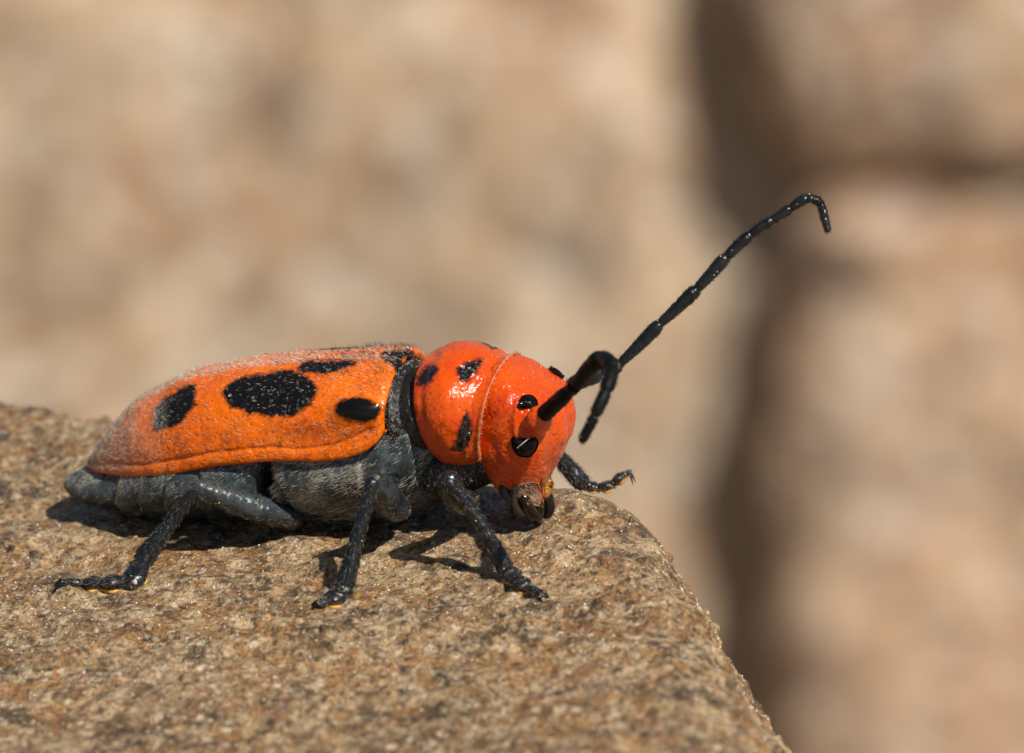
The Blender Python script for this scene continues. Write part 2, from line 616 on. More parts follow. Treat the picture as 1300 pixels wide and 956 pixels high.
M = dict(
    stone=mat_stone(),
    wall_a=mat_wallstone(1, (0.96, 0.95, 0.97)),
    wall_b=mat_wallstone(5, (0.96, 0.91, 0.92)),
    wall_c=mat_wallstone(9, (0.98, 0.92, 0.93)),
    soil=mat_soil(),
    elytra=mat_cuticle('orange_wing_case', (0.76, 0.150, 0.0015), (0.68, 0.106, 0.0015), dust=True, speck=0.9),
    prono=mat_cuticle('orange_red_shield', (0.66, 0.092, 0.001), (0.55, 0.040, 0.001), speck=0.7),
    head=mat_cuticle('orange_red_head', (0.65, 0.088, 0.001), (0.54, 0.038, 0.001), speck=0.9),
    grey=mat_dark('slate_grey_cuticle', (0.014, 0.021, 0.025), (0.072, 0.092, 0.097), 0.36, 0.22, 0.25),
    black=mat_dark('black_cuticle', (0.004, 0.0045, 0.005), (0.012, 0.014, 0.016), 0.27, 0.22, 0.18, film=1.0),
    matte=mat_plain('matte_black_cuticle', (0.005, 0.005, 0.005), 0.5, 0.15),
    femur=mat_dark('blue_grey_leg_cuticle', (0.008, 0.012, 0.014), (0.045, 0.060, 0.068), 0.32, 0.3, 0.22, film=1.0),
    collar=mat_dark('black_collar', (0.006, 0.006, 0.006), (0.02, 0.02, 0.02), 0.34, 0.45, 0.5),
    eye=mat_plain('glossy_black_eye', (0.003, 0.003, 0.003), 0.14, 0.3),
    cream=mat_plain('cream_fringe', (0.72, 0.30, 0.14), 0.5, 0.3, 0.2),
    pad=mat_plain('amber_pad', (0.72, 0.36, 0.07), 0.45, 0.4, 0.3),
    amber=mat_plain('amber_lip', (0.40, 0.13, 0.014), 0.22, 0.6, 0.3),
    clypeus=mat_dark('grey_face_plate', (0.05, 0.042, 0.035), (0.20, 0.17, 0.13), 0.4, 0.5, 0.7),
    jaw=mat_plain('dark_jaw', (0.010, 0.007, 0.005), 0.2, 0.4),
    palp=mat_plain('brown_palp', (0.03, 0.02, 0.014), 0.22, 0.5),
    hair_pale=mat_plain('pale_hair', (0.82, 0.72, 0.58), 0.45, 0.4),
    hair_pink=mat_plain('pinkish_hair', (0.80, 0.40, 0.20), 0.4, 0.45),
    hair_leg=mat_plain('brown_grey_hair', (0.34, 0.31, 0.26), 0.4, 0.4),
    hair_dark=mat_plain('dark_hair', (0.015, 0.012, 0.010), 0.4, 0.4),
    hair_grey=mat_plain('silver_hair', (0.78, 0.72, 0.60), 0.4, 0.5),
    pollen=mat_plain('yellow_pollen', (0.72, 0.60, 0.36), 0.6, 0.3),
    sand=mat_plain('pale_glint_sand', (0.86, 0.78, 0.66), 0.15, 0.8, var=0.4),  # pale colour so each sand grain reads as a bright glint
)

# ------------------------------------------------------------------ setting: ground, foreground stone, stone wall behind
GROUND_Z = -19.5


def make_ground():
    n = 140
    g = np.sign(np.linspace(-1, 1, n)) * np.abs(np.linspace(-1, 1, n)) ** 3 * 600
    X, Y = np.meshgrid(g, g, indexing='ij')
    P = np.stack([X.ravel(), Y.ravel() + 5, np.zeros(n * n)], -1)
    P[:, 2] = GROUND_Z + 0.35 * fbm(P * np.array([0.35, 0.35, 1]), 4, 3)
    o = link('ground', mesh('ground', P, grid_faces(n, n, flip=True), M['soil']), kind='structure')
    return o


make_ground()


def fold(s, R, ang):
    """roll a sheet over an edge: distance s past the edge -> (horizontal, drop)"""
    s = np.asarray(s, float)
    L = R * ang
    h = np.where(s <= 0, s, np.where(s < L, R * np.sin(np.clip(s, 0, L) / R), R * np.sin(ang) + (s - L) * np.cos(ang)))
    d = np.where(s <= 0, 0, np.where(s < L, R * (1 - np.cos(np.clip(s, 0, L) / R)), R * (1 - np.cos(ang)) + (s - L) * np.sin(ang)))
    return h, d


def unit(v):
    v = np.asarray(v, float)
    return v / np.linalg.norm(v)


r2 = np.array([math.cos(PSI), -math.sin(PSI)])     # picture right, in (a,b)
t2 = np.array([math.sin(PSI), math.cos(PSI)])      # towards the camera, in (a,b)


def stone_surface(p):
    """unfolded plan position (a,b) -> 3D in beetle frame"""
    edges = [  # point on edge, outward normal, radius, final angle
        (np.array([-640.0, -318.0]), unit([0.247, -0.969]), 70.0, 1.45),
        (r2 * 220.0 + t2 * -60.0, unit(r2 * 0.985 - t2 * 0.17), 110.0, 1.02),
        (t2 * 1150.0, t2, 200.0, 1.45),
        (r2 * -1300.0, -r2, 200.0, 1.45),
    ]
    q = p.copy()
    drop = np.zeros(len(p))
    for e, n, R, ang in edges:
        s = (p - e) @ n
        h, d = fold(s, R, ang)
        q = q + (h - s)[:, None] * n
        drop = drop + d
    c = gz(q[:, 0], q[:, 1]) - drop
    P = np.stack([q[:, 0], q[:, 1], c], -1)
    return P


def make_stone():
    def axis(lo, f0, f1, hi, fine, ncoarse):
        a = f0 - (np.linspace(1, 0, ncoarse, endpoint=False)) ** 1.8 * (f0 - lo)
        b = np.arange(f0, f1, fine)
        c = f1 + (np.linspace(0, 1, ncoarse)) ** 1.8 * (hi - f1)
        return np.r_[a, b, c]
    u = axis(-4800, -560, 760, 4800, 2.3, 60)
    v = axis(-4300, -380, 800, 4600, 3.6, 60)
    Ug, Vg = np.meshgrid(u, v, indexing='ij')
    p = Ug.reshape(-1, 1) * r2 + Vg.reshape(-1, 1) * t2
    P = stone_surface(p)
    F = grid_faces(len(u), len(v))
    N = vnormals(P, F)
    if N[len(N) // 2, 2] < 0:
        F = F[:, ::-1].copy()
        N = -N
    Q = np.c_[p, np.zeros(len(p))] + 1000
    Q[:, 2] += P[:, 2]
    # keep the relief low right where the feet stand
    d = 9.0 * fbm(Q / 190.0, 3, 11) * np.clip(np.abs(p @ r2 - 100) / 500, 0.25, 1.5)
    d += 6.5 * fbm(Q / 64.0, 3, 21)
    d -= 6.0 * np.clip(fbm(Q / 34.0, 2, 25) - 0.30, 0, 0.5) * 2
    rg = np.abs(fbm(Q / 120.0, 3, 27))
    d -= 5.0 * np.exp(-(rg / 0.06) ** 2) * (vnoise(Q / 150.0, 29) > 0)
    d += 2.2 * np.abs(vnoise(Q / 19.0, 31)) + 1.1 * vnoise(Q / 9.5, 41) + 0.5 * vnoise(Q / 5.2, 51)
    e = np.clip((p @ r2 - 190) / 140, 0, 1)
    d += e * (7.0 * fbm(Q / 110.0, 2, 61) - 2.0 * np.abs(vnoise(Q / 40.0, 63)))
    P = P + N * d[:, None]
    o = link('foreground_stone', mesh('foreground_stone', tolocal(P), F, M['stone']),
             label='rough brown grainy stone block the beetle stands on, in sharp focus', category='stone')
    o.matrix_world = FRAME
    return P, F


stone_P, stone_F = make_stone()
stone_bvh = BVHTree.FromPolygons([Vector(x) for x in stone_P], stone_F.tolist())


def on_stone(px, py, lift=0.0):
    h = stone_bvh.ray_cast(Vector(lC), Vector(ray(px, py)).normalized())
    if h[0] is None:
        return gnd(px, py, lift)
    return np.array(h[0]) + np.array([0, 0, lift])


def stone_c(a, b):
    h = stone_bvh.ray_cast(Vector((a, b, 400)), Vector((0, 0, -1)))
    return h[0].z if h[0] is not None else gz(a, b)


# wall of stones behind: plane leaning back, at WALL_Y behind the beetle
WALL_Y = 42.0
LEAN = math.radians(24)
wN = np.array([0, -math.cos(LEAN), math.sin(LEAN)])
wUp = np.array([0, math.sin(LEAN), math.cos(LEAN)])
wO = cC + cF * (DIST + WALL_Y)


def wall_pt(px, py):
    d = cF + cR * (px - W / 2) / FPX + cU * (H / 2 - py) / FPX
    t = ((wO - cC) @ wN) / (d @ wN)
    q = cC + d * t - wO
    return np.array([q[0], q @ wUp])          # wall coordinates (x, up)


def wall_block(name, poly_px, depth, mat, label, seed, radius=0.35, extra=None):
    """rounded stone: outline polygon on the wall plane, front face bulged and rough, sides going back"""
    poly = np.array([wall_pt(*q) if extra is None or i not in extra else extra[i] for i, q in enumerate(poly_px)])
    out = resample(np.vstack([poly, poly[:1]]), 321)[:-1]
    cen = out.mean(0)
    # soften corners
    for _ in range(6):
        out = (np.roll(out, 1, 0) + out * 2 + np.roll(out, -1, 0)) / 4
    m = len(out)
    prof = [(0.0, 0.0)]
    rings = []
    nr = 70
    for k in range(nr + 1):
        f = k / nr
        rings.append((f, 0.0))
    P2, Z = [], []
    tang = np.roll(out, -1, 0) - np.roll(out, 1, 0)
    nout = np.stack([tang[:, 1], -tang[:, 0]], -1)
    nout /= np.linalg.norm(nout, axis=1, keepdims=True)
    if ((out - cen) * nout).sum() < 0:
        nout = -nout
    inner = out - nout * radius
    for k in range(nr + 1):
        f = k / nr
        P2.append(cen + (inner - cen) * f)
        Z.append(np.full(m, 0.0))
    for k in range(1, 11):
        th = k / 10 * math.pi / 2
        P2.append(inner + nout * radius * math.sin(th))
        Z.append(np.full(m, -radius * (1 - math.cos(th))))
    for k in range(1, 9):
        P2.append(out - nout * 0.04 * k)
        Z.append(np.full(m, -radius - depth * k / 8))
    P2 = np.concatenate(P2)
    Z = np.concatenate(Z)
    P = wO + np.c_[P2[:, 0], np.zeros(len(P2)), np.zeros(len(P2))] + P2[:, 1:2] * wUp + Z[:, None] * wN
    F = grid_faces(len(P) // m, m, closed=True)
    N = vnormals(P, F)
    c0 = N[m * 30]
    if c0 @ wN < 0:
        F = F[:, ::-1].copy()
        N = -N
    d = 0.22 * fbm(P / 1.9, 4, seed) + 0.06 * fbm(P / 0.45, 4, seed + 9)
    P = P + N * d[:, None]
    base = P[P[:, 2].argmin()] * 0 + P.mean(0)
    base[2] = P[:, 2].min()
    o = link(name, mesh(name, P - base, F, mat), label=label, category='stone', group='stones of the wall behind')
    o.location = base
    return o


wall_block('wall_stone', [(-2600, -1500), (840, -1500), (835, -200), (848, 160), (880, 480), (878, 700), (880, 1000), (890, 1500), (-2600, 1500)], 5.0, M['wall_a'],
           'large tan stone filling the background left of the dark vertical gap', 3, radius=0.6)
wall_block('wall_stone', [(985, -1500), (3800, -1500), (3800, 206), (1300, 206), (1150, 212), (1000, 200), (972, 90)], 5.0, M['wall_b'],
           'tan background stone at upper right, above the dark horizontal crack', 5, radius=0.7)
wall_block('wall_stone', [(1000, 240), (1080, 224), (1300, 230), (3800, 230), (3800, 1500), (1000, 1500), (1002, 800), (1018, 520)], 5.0, M['wall_c'],
           'tan and rust background stone at right, below the dark horizontal crack', 8, radius=0.7)


def make_bank():
    n = 90
    x = np.linspace(-40, 40, n)
    z = np.linspace(-14, 10, 60)
    X, Zg = np.meshgrid(x, z, indexing='ij')
    P2 = np.stack([X.ravel(), Zg.ravel()], -1)
    P = wO + np.c_[P2[:, 0], np.zeros(len(P2)), np.zeros(len(P2))] + P2[:, 1:2] * wUp - 1.65 * wN
    P = P + wN * (0.15 * fbm(P / 2.0, 4, 77))[:, None]
    F = grid_faces(n, 60)
    link('earth_bank', mesh('earth_bank', P, F, M['soil']), kind='structure')


make_bank()

# ------------------------------------------------------------------ the beetle
beetle = bpy.data.objects.new('beetle', None)
col.objects.link(beetle)
beetle.matrix_world = FRAME
beetle.empty_display_size = 0.2
beetle['label'] = 'orange red longhorn beetle with black spots standing on the brown stone'
beetle['category'] = 'beetle'
MIR = np.array([1.0, -1.0, 1.0])

# --- wing cases
SUT = [(112, 586), (131, 556), (154, 526), (177, 503), (209, 487), (236, 474), (269, 466), (314, 458), (345, 456), (400, 450), (455, 448), (512, 450)]
EDG = [(112, 588, 3), (120, 592, 24), (141, 596.5, 50), (180, 599, 80), (222, 596, 97), (268, 587, 106), (314, 582.5, 110), (358, 580, 111), (421, 579, 109), (455, 571, 105), (474, 560, 101), (486, 546, 97)]
NT_, NS_ = 260, 130
sut = resample(cat(np.array([pb(x, y, 0) for x, y in SUT]), 10), NT_)
edg = resample(cat(np.array([pb(*q) for q in EDG]), 10), NT_)
th = np.linspace(0, np.pi / 2, NS_)
nexp = 2.25
cs, sn = np.abs(np.cos(th)) ** (2 / nexp), np.abs(np.sin(th)) ** (2 / nexp)
cs[-1] = 0
EL = np.zeros((NT_, NS_, 3))
EL[:, :, 1] = edg[:, 1:2] * sn
EL[:, :, 2] = edg[:, 2:3] + (sut[:, 2:3] - edg[:, 2:3]) * cs
lam = (th / (np.pi / 2))
EL[:, :, 0] = sut[:, 0:1] * (1 - lam) + edg[:, 0:1] * lam
tt = np.linspace(0, 1, NT_)
elV = EL.reshape(-1, 3)
elF = grid_faces(NT_, NS_)
elN = vnormals(elV, elF)
if elN[(NT_ // 2) * NS_ + NS_ // 2, 2] < 0:
    elF = elF[:, ::-1].copy()
    elN = -elN
prj = proj(elV)
T_, S_ = np.meshgrid(tt, lam, indexing='ij')
T_, S_ = T_.ravel(), S_.ravel()
# relief: marginal groove, flange, sutural groove, shoulder callus, uneven disc
ridge = [(141, 587), (180, 590), (222, 584), (268, 575), (314, 570), (349, 568), (375, 571), (421, 566), (444, 559), (469, 545)]
dr = linedist(prj, ridge)
disp = -2.2 * np.exp(-(dr / 2.6) ** 2) + 2.2 * np.exp(-((S_ - 1) / 0.05) ** 2)
disp -= 3.0 * np.exp(-(S_ / 0.03) ** 2)
e_h = ((prj[:, 0] - 456) / 32) ** 2 + ((prj[:, 1] - 521) / 17) ** 2
disp += 14.0 * np.exp(-e_h * 1.2)
e_d = ((prj[:, 0] - 395) / 48) ** 2 + ((prj[:, 1] - 551) / 13) ** 2
disp -= 3.5 * np.exp(-e_d)
disp += 1.3 * fbm(elV / 34.0, 3, 4)
disp -= 4.0 * np.exp(-((T_ - 1) / 0.012) ** 2)
elV = elV + elN * disp[:, None]
# pigment
spots = [
    [(382, 462), (390, 456), (410, 455), (434, 455), (452, 458), (456, 462), (452, 467), (438, 470), (415, 474), (398, 477), (384, 474), (376, 468)],
    [(280, 500), (286, 489), (302, 481), (325, 474), (345, 472), (368, 470), (386, 474), (399, 484), (403, 497), (398, 510), (388, 521), (375, 528), (345, 531), (314, 527), (293, 516)],
    [(223, 493), (236, 488), (248, 487), (250, 499), (248, 514), (236, 533), (222, 543), (208, 548), (195, 545), (190, 532), (196, 514), (208, 502)],
    [(480, 450), (488, 440), (512, 440), (513, 458), (506, 472), (499, 466), (489, 460)],
    [(456 + 31 * math.cos(q), 521 + 16.5 * math.sin(q)) for q in np.linspace(0, 2 * math.pi, 24, endpoint=False)],
]
sp = np.min([polysdf(prj, s) for s in spots], 0)
gloss = np.clip(1.6 - e_h * 1.1, 0, 1)
dust = np.clip((215 - prj[:, 0]) / 75, 0, 1) * np.clip((595 - prj[:, 1]) / 22, 0.25, 1)
dust = np.maximum(dust, 0.75 * np.clip(1 - S_ / 0.14, 0, 1) * np.clip((420 - prj[:, 0]) / 120, 0, 1))
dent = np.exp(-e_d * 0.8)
grey = np.clip((215 - prj[:, 0]) / 16, 0, 1) * (sp < 8)
el_at = dict(spot=sp, gloss=gloss, dust=dust, dent=dent, grey=grey)
# turned-under rim
under = []
inw = [(1.0, -4.0), (0.97, -6.5), (0.90, -6.0), (0.78, -2.0)]
last = elV.reshape(NT_, NS_, 3)[:, -1]
rows = [last]
for f, dz in inw:
    q = last.copy()
    q[:, 1] = last[:, 1] * f
    q[:, 2] = last[:, 2] + dz
    rows.append(q)
# front rim turned down
full = np.concatenate([elV.reshape(NT_, NS_, 3)] + [r[:, None] for r in rows[1:]], 1)
frow = full[-1].copy()
fr = []
for k, (da, dz) in enumerate([(1.5, -3), (-2, -8), (-8, -12)]):
    q = frow.copy()
    q[:, 0] += da
    cz = frow[:, 2].min()
    q[:, 1] *= 1 + dz / 110
    q[:, 2] += dz * np.clip((frow[:, 2] - cz) / 60, 0, 1)
    fr.append(q[None])
full = np.concatenate([full] + fr, 0)
n1, n2 = full.shape[:2]
idx = np.clip(np.arange(n1), 0, NT_ - 1)[:, None] * NS_ + np.clip(np.arange(n2), 0, NS_ - 1)[None]
fat = {k: np.asarray(v)[idx.ravel()] for k, v in el_at.items()}
fV = full.reshape(-1, 3)
fF = grid_faces(n1, n2)
nn = vnormals(fV, fF)
if nn[(NT_ // 2) * n2 + NS_ // 2, 2] < 0:
    fF = fF[:, ::-1].copy()
el_near = bpart('wing_case', fV, fF, M['elytra'], beetle, fat, label='near orange wing case with four black spots')
el_far = bpart('wing_case', fV * MIR, fF[:, ::-1].copy(), M['elytra'], beetle, fat)


def back_comb(P):
    return np.tile([-1.0, 0.0, -0.15], (len(P), 1))


def nearmask(cen, N):
    return 1.0


for o, mir in ((el_near, False), (el_far, True)):
    v = elV * (MIR if mir else 1)
    f = elF[:, ::-1].copy() if mir else elF

    def off(cen):
        q = proj(cen * [1, 0, 1] + np.abs(cen[:, 1:2]) * [0, 1, 0])
        k = np.min([polysdf(q, s_) for s_ in spots], 0)
        callus_ = ((q[:, 0] - 458) / 36) ** 2 + ((q[:, 1] - 521) / 19) ** 2
        return q, np.where(k < 0, 0.2, 1.0) * (callus_ > 1)

    def m_top(cen, N):
        q, k = off(cen)
        return k * (0.25 + 0.9 * np.clip((240 - q[:, 0]) / 90, 0, 1) + 0.9 * np.clip((cen[:, 2] - 75) / 40, 0, 1))
    hv, hf = hairs(v, f, 6000, 5.5, 0.38, back_comb, 0.14, m_top, curl=0.3, seed=3)
    bpart('hairs', hv, hf, M['hair_pink'], o, kind='stuff')

    def m_pale(cen, N):
        q, k = off(cen)
        return k * (0.1 + np.clip((180 - q[:, 0]) / 50, 0, 1) + 0.7 * (np.abs(cen[:, 1]) < 25))
    hv, hf = hairs(v, f, 3200, 7.5, 0.45, back_comb, 0.28, m_pale, curl=0.3, seed=5)
    bpart('hairs', hv, hf, M['hair_pale'], o, kind='stuff')

    def m_dark(cen, N):
        q, k = off(cen)
        return k * np.clip((cen[:, 0] + 190) / 200, 0.02, 1) * (0.1 + np.clip((cen[:, 2] - 95) / 25, 0, 1))
    hv, hf = hairs(v, f, 220, 10.0, 0.5, back_comb, 0.6, m_dark, curl=0.4, seed=6)
    bpart('hairs', hv, hf, M['hair_dark'], o, kind='stuff')

# --- abdomen: overlapping rings
def ab_prof(a):
    A = [-446, -436, -415, -380, -340, -310, -280, -230, -180, -130]
    w = [12, 28, 42, 56, 73, 85, 97, 105, 109, 108]
    ct = [-100, -90, -82, -70, -45, -20, -5, 10, 22, 26]
    cb = [-116, -124, -132, -137, -138, -137, -135, -131, -127, -122]
    return np.interp(a, A, w), np.interp(a, A, ct), np.interp(a, A, cb)


cuts = [-446, -352, -318, -277, -229, -152]
for k in range(5):
    a0, a1 = cuts[k], cuts[k + 1] + (10 if k < 4 else 0)
    n = 16
    rings = []
    for i in range(n):
        f = i / (n - 1)
        a = a0 + (a1 - a0) * f
        w, ct, cb = ab_prof(a)
        g = 5.5 * (1 - f) * (k > 0) - 6.0 * max(0, f - 0.75) / 0.25 - (4.5 if (i == 0 and k > 0) else 0)
        g += 2.0 * math.sin(f * math.pi)
        rings.append(ring(a, w + g, ct, cb - g * 0.6, tilt=-0.10, n=2.2, m=80, pinch=0.55))
    V, F = loft(rings)
    V = V + (0.4 * fbm(V / 14.0, 3, 60 + k))[:, None] * np.array([0, 1, 0.3])
    seg = bpart('abdomen_segment', V, F, M['grey'], beetle)

    def m_ab(cen, N):
        ce = np.interp(cen[:, 0], edg[:, 0], edg[:, 2])
        ph = np.clip((cen[:, 0] - a0) / (a1 - a0), 0, 1)
        up = np.clip((cen[:, 2] - (ce - 46)) / 26 - (ph - 0.35) * 0.9, 0.04, 1.3)
        return up * (cen[:, 2] < ce + 4) * np.clip(vnoise(cen / 13.0, 9) * 1.6 + 0.6, 0.1, 1)
    hv, hf = hairs(V, F, 3000, 8.0, 0.45, (-1, 0, -0.9), 0.12, m_ab, jitter=0.15, curl=0.2, seed=20 + k)
    bpart('hairs', hv, hf, M['hair_grey'], seg, kind='stuff')

# --- thorax under the wing cases
rings = []
for a, w, ct, cb, tl in [(-138, 84, 0, -112, 0), (-130, 100, 10, -118, 0), (-115, 107, 15, -120, 0), (-70, 107, 30, -117, 0), (-30, 102, 50, -112, 0), (5, 92, 70, -104, 0.03), (35, 86, 85, -88, 0.12), (60, 74, 95, -64, 0.2), (78, 58, 90, -45, 0.25)]:
    rings.append(ring(a, w, ct + (25 if a < -20 else 0), cb, tl, n=2.5, m=160, pinch=0.5))
rings = list(cat(np.array(rings).reshape(len(rings), -1), 8).reshape(-1, 160, 3))
thV, thF = loft(rings)
pq = proj(thV)
nearside = thV[:, 1] > 0
tn = vnormals(thV[:], np.array([f for f in thF if len(f) == 4]))
if (tn * (thV - thV.mean(0))).sum() < 0:
    tn = -tn
pm = proj(np.abs(thV[:, 1:2]) * [0, 1, 0] + thV * [1, 0, 1])
grooves = [([(468, 548), (464, 575), (463, 612)], 7.0, 2.0), ([(497, 560), (491, 585), (488, 612)], 4.5, 1.6), ([(335, 582), (345, 610), (368, 648)], 11.0, 4.5), ([(520, 540), (528, 575), (535, 620)], 6.0, 2.2), ([(345, 588), (400, 592), (440, 583), (466, 560)], 4.0, 2.2)]
dd = np.zeros(len(thV))
for pts, dep, wd in grooves:
    dd -= dep * np.exp(-(linedist(pm, pts) / wd) ** 2)
dd += 3.5 * np.exp(-(((pm[:, 0] - 478) / 11) ** 2 + ((pm[:, 1] - 585) / 28) ** 2))
dd += 0.5 * fbm(thV / 15.0, 3, 91)
thV = thV + tn * dd[:, None]
thorax = bpart('thorax', thV, thF, M['grey'], beetle)


def m_th(cen, N):
    q = proj(cen)
    return np.where((q[:, 0] < 466) & (cen[:, 2] < 20), 1.0, 0.3) * (cen[:, 2] < 60) * np.clip((cen[:, 2] + 105) / 70, 0.05, 1) * np.clip(vnoise(cen / 17.0, 8) * 1.6 + 0.5, 0.06, 1)


hv, hf = hairs(thV, thF, 7000, 13.0, 0.4, (-0.9, 0.15, -0.6), 0.14, m_th, jitter=0.16, curl=0.3, seed=31)
bpart('hairs', hv, hf, M['hair_grey'], thorax, kind='stuff')
hv, hf = hairs(thV, thF, 1300, 22.0, 0.55, (-0.9, 0.4, -0.5), 0.3, lambda c, n: ((proj(c)[:, 0] < 470) & (proj(c)[:, 0] > 380) & (c[:, 2] < 0)) * 1.0, jitter=0.18, curl=0.3, seed=32)
bpart('hairs', hv, hf, M['hair_pale'], thorax, kind='stuff')

# --- black collar between wing cases and pronotum
rings = []
for a, w, ct, cb, tl in [(14, 76, 94, 0, 0.22), (20, 82, 102, -8, 0.24), (27, 83, 104, -10, 0.27), (33, 79, 101, -8, 0.28), (38, 76, 98, -6, 0.29), (46, 78, 101, -7, 0.29), (56, 79, 103, -6, 0.28), (66, 72, 98, 0, 0.26)]:
    rings.append(ring(a, w, ct, cb, tl, m=120))
rings = list(cat(np.array(rings).reshape(len(rings), -1), 4).reshape(-1, 120, 3))
V, F = loft(rings)
collar = bpart('collar', V, F, M['collar'], beetle)
hv, hf = hairs(V, F, 2600, 9.0, 0.45, (0.2, 0.1, -1), 0.3, lambda c, n: (c[:, 0] + 0.28 * c[:, 2] < 44) * 1.0 + 0.05, curl=0.2, seed=41)
bpart('hairs', hv, hf, M['hair_grey'], collar, kind='stuff')

# --- pronotum
rings = []
for a, w, ct, cb, tl in [(56, 66, 104, 8, 0.27), (58, 78, 114, 0, 0.28), (63, 84, 122, -6, 0.26), (72, 89, 129, -10, 0.22), (86, 93, 135, -12, 0.14), (102, 94, 136, -12, 0.06), (118, 90, 134, -11, -0.02), (130, 85, 130, -8, -0.09), (136, 82, 128, -5, -0.12), (139, 82.5, 128.5, -5, -0.13), (141.5, 82, 128, -4.5, -0.13), (142.5, 78, 126, 0, -0.13), (138, 70, 120, 8, -0.13)]:
    rings.append(ring(a, w, ct, cb, tl, n=2.35, m=200))
rings = list(cat(np.array(rings).reshape(len(rings), -1), 7).reshape(-1, 200, 3))
V, F = loft(rings)
qf = np.array([f for f in F if len(f) == 4])
N = vnormals(V, qf)
if (N * (V - V.mean(0))).sum() < 0:
    N = -N
pm = proj(V * [1, 0, 1] + np.abs(V[:, 1:2]) * [0, 1, 0])
d = 3.0 * np.exp(-((V[:, 0] - 92) / 24) ** 2 - (V[:, 1] / 30) ** 2) * (V[:, 2] > 60)
d += 4.0 * np.exp(-(((pm[:, 0] - 556) / 20) ** 2 + ((pm[:, 1] - 525) / 28) ** 2))
d -= 2.5 * np.exp(-(((pm[:, 0] - 592) / 9) ** 2 + ((pm[:, 1] - 510) / 45) ** 2))
d -= 4.0 * np.exp(-(linedist(pm, [(626, 462), (606, 492), (598, 521), (594, 545)]) / 7.0) ** 2)
d -= 3.5 * np.exp(-(linedist(pm, [(552, 452), (538, 470), (533, 495), (534, 525), (538, 540)]) / 6.0) ** 2)
d -= 3.0 * np.exp(-(((pm[:, 0] - 596) / 15) ** 2 + ((pm[:, 1] - 470) / 13) ** 2))
d += 2.5 * np.exp(-(((pm[:, 0] - 568) / 14) ** 2 + ((pm[:, 1] - 500) / 22) ** 2))
d += 0.9 * fbm(V / 22.0, 3, 14)
V = V + N * d[:, None]
pspots = [
    [(529, 479), (534, 471), (543, 462), (555, 462), (557, 471), (547, 486), (537, 492), (530, 490)],
    [(578, 467), (592, 459), (613, 453), (614, 461), (602, 477), (592, 486), (583, 484)],
    [(592, 519), (600, 535), (600, 559), (590, 576), (573, 572), (579, 553), (584, 534)],
]
pm = proj(V * [1, 0, 1] + np.abs(V[:, 1:2]) * [0, 1, 0])
sp = np.min([polysdf(pm, s) for s in pspots], 0)
pro = bpart('pronotum', V, F, M['prono'], beetle, dict(spot=sp, gloss=np.zeros(len(V))), label='orange red shield behind the head with black spots')
proV, proF = V, F
hv, hf = hairs(V, F, 900, 9.0, 0.6, (0.8, 0, -0.4), 0.4, lambda c, n: (c[:, 0] > 118) * 1.0 + 0.06, curl=0.3, seed=44)
bpart('hairs', hv, hf, M['hair_pink'], pro, kind='stuff')
hv, hf = hairs(V, F, 260, 11.0, 0.7, (0.8, 0, 0.0), 0.75, lambda c, n: np.clip((c[:, 2] - 95) / 40, 0, 1), curl=0.2, seed=45)
bpart('hairs', hv, hf, M['hair_dark'], pro, kind='stuff')
# cream fringe along the front rim
rim = ring(141.8, 82.6, 128.5, -5.5, -0.13, n=2.35, m=120)
rimc = np.vstack([rim, rim[:1]])
V, F = tube(rimc, np.full(len(rimc), 0.6), seg=8, sub=1)
fr = bpart('rim_fringe', V, F, M['cream'], pro)
hv, hf = hairs(V, F, 700, 5.0, 0.5, (1, 0, -0.2), 0.4, None, seed=46)
bpart('rim_hairs', hv, hf, M['cream'], pro, kind='stuff')

# --- underside of the front thorax
rings = [ring(*q, n=2.2, m=80) for q in [(50, 50, 30, -50, 0), (62, 66, 30, -62, 0), (90, 66, 30, -60, 0), (115, 58, 30, -48, 0), (140, 50, 40, -34, 0), (158, 40, 40, -20, 0)]]
rings = list(cat(np.array(rings).reshape(len(rings), -1), 6).reshape(-1, 80, 3))
V, F = loft(rings)
V = V + (1.5 * fbm(V / 14.0, 3, 33))[:, None] * np.array([0, 0.7, 0.7])
pst = bpart('prosternum', V, F, M['collar'], beetle)
hv, hf = hairs(V, F, 2600, 11.0, 0.45, (0.3, 0.2, -1), 0.25, None, curl=0.2, seed=47)
bpart('hairs', hv, hf, M['hair_grey'], pst, kind='stuff')

# --- head (rings stacked from crown to mouth)
prof = [  # c, a_back, a_front, half width
    (127, 148, 150, 2), (125.5, 140, 160, 18), (120, 130, 172, 36), (111, 124, 185, 50), (99, 120, 202, 62), (85, 119, 222, 70), (66, 119, 232, 73),
    (45, 119, 233, 74), (22, 121, 229, 71), (0, 124, 220, 64), (-18, 131, 210, 56), (-34, 143, 203, 48), (-48, 155, 205, 45), (-58, 164, 199, 37), (-62, 170, 194, 26)]
HM = 180
rings = []
for c, ab, af, w in prof:
    t = np.linspace(0, 2 * np.pi, HM, endpoint=False)
    n = 2.65
    x = np.sign(np.cos(t)) * np.abs(np.cos(t)) ** (2 / n)
    y = np.sign(np.sin(t)) * np.abs(np.sin(t)) ** (2 / n)
    rings.append(np.stack([(ab + af) / 2 + (af - ab) / 2 * x, w * y, np.full(HM, float(c))], -1))
rings = list(cat(np.array(rings).reshape(len(rings), -1), 9).reshape(-1, HM, 3))
V, F = loft(rings)
qf = np.array([f for f in F if len(f) == 4])
N = vnormals(V, qf)
if (N * (V - V.mean(0))).sum() < 0:
    N = -N
mir = V * [1, 0, 1] + np.abs(V[:, 1:2]) * [0, 1, 0]
pm = proj(mir)
nb = np.abs(N[:, 1])
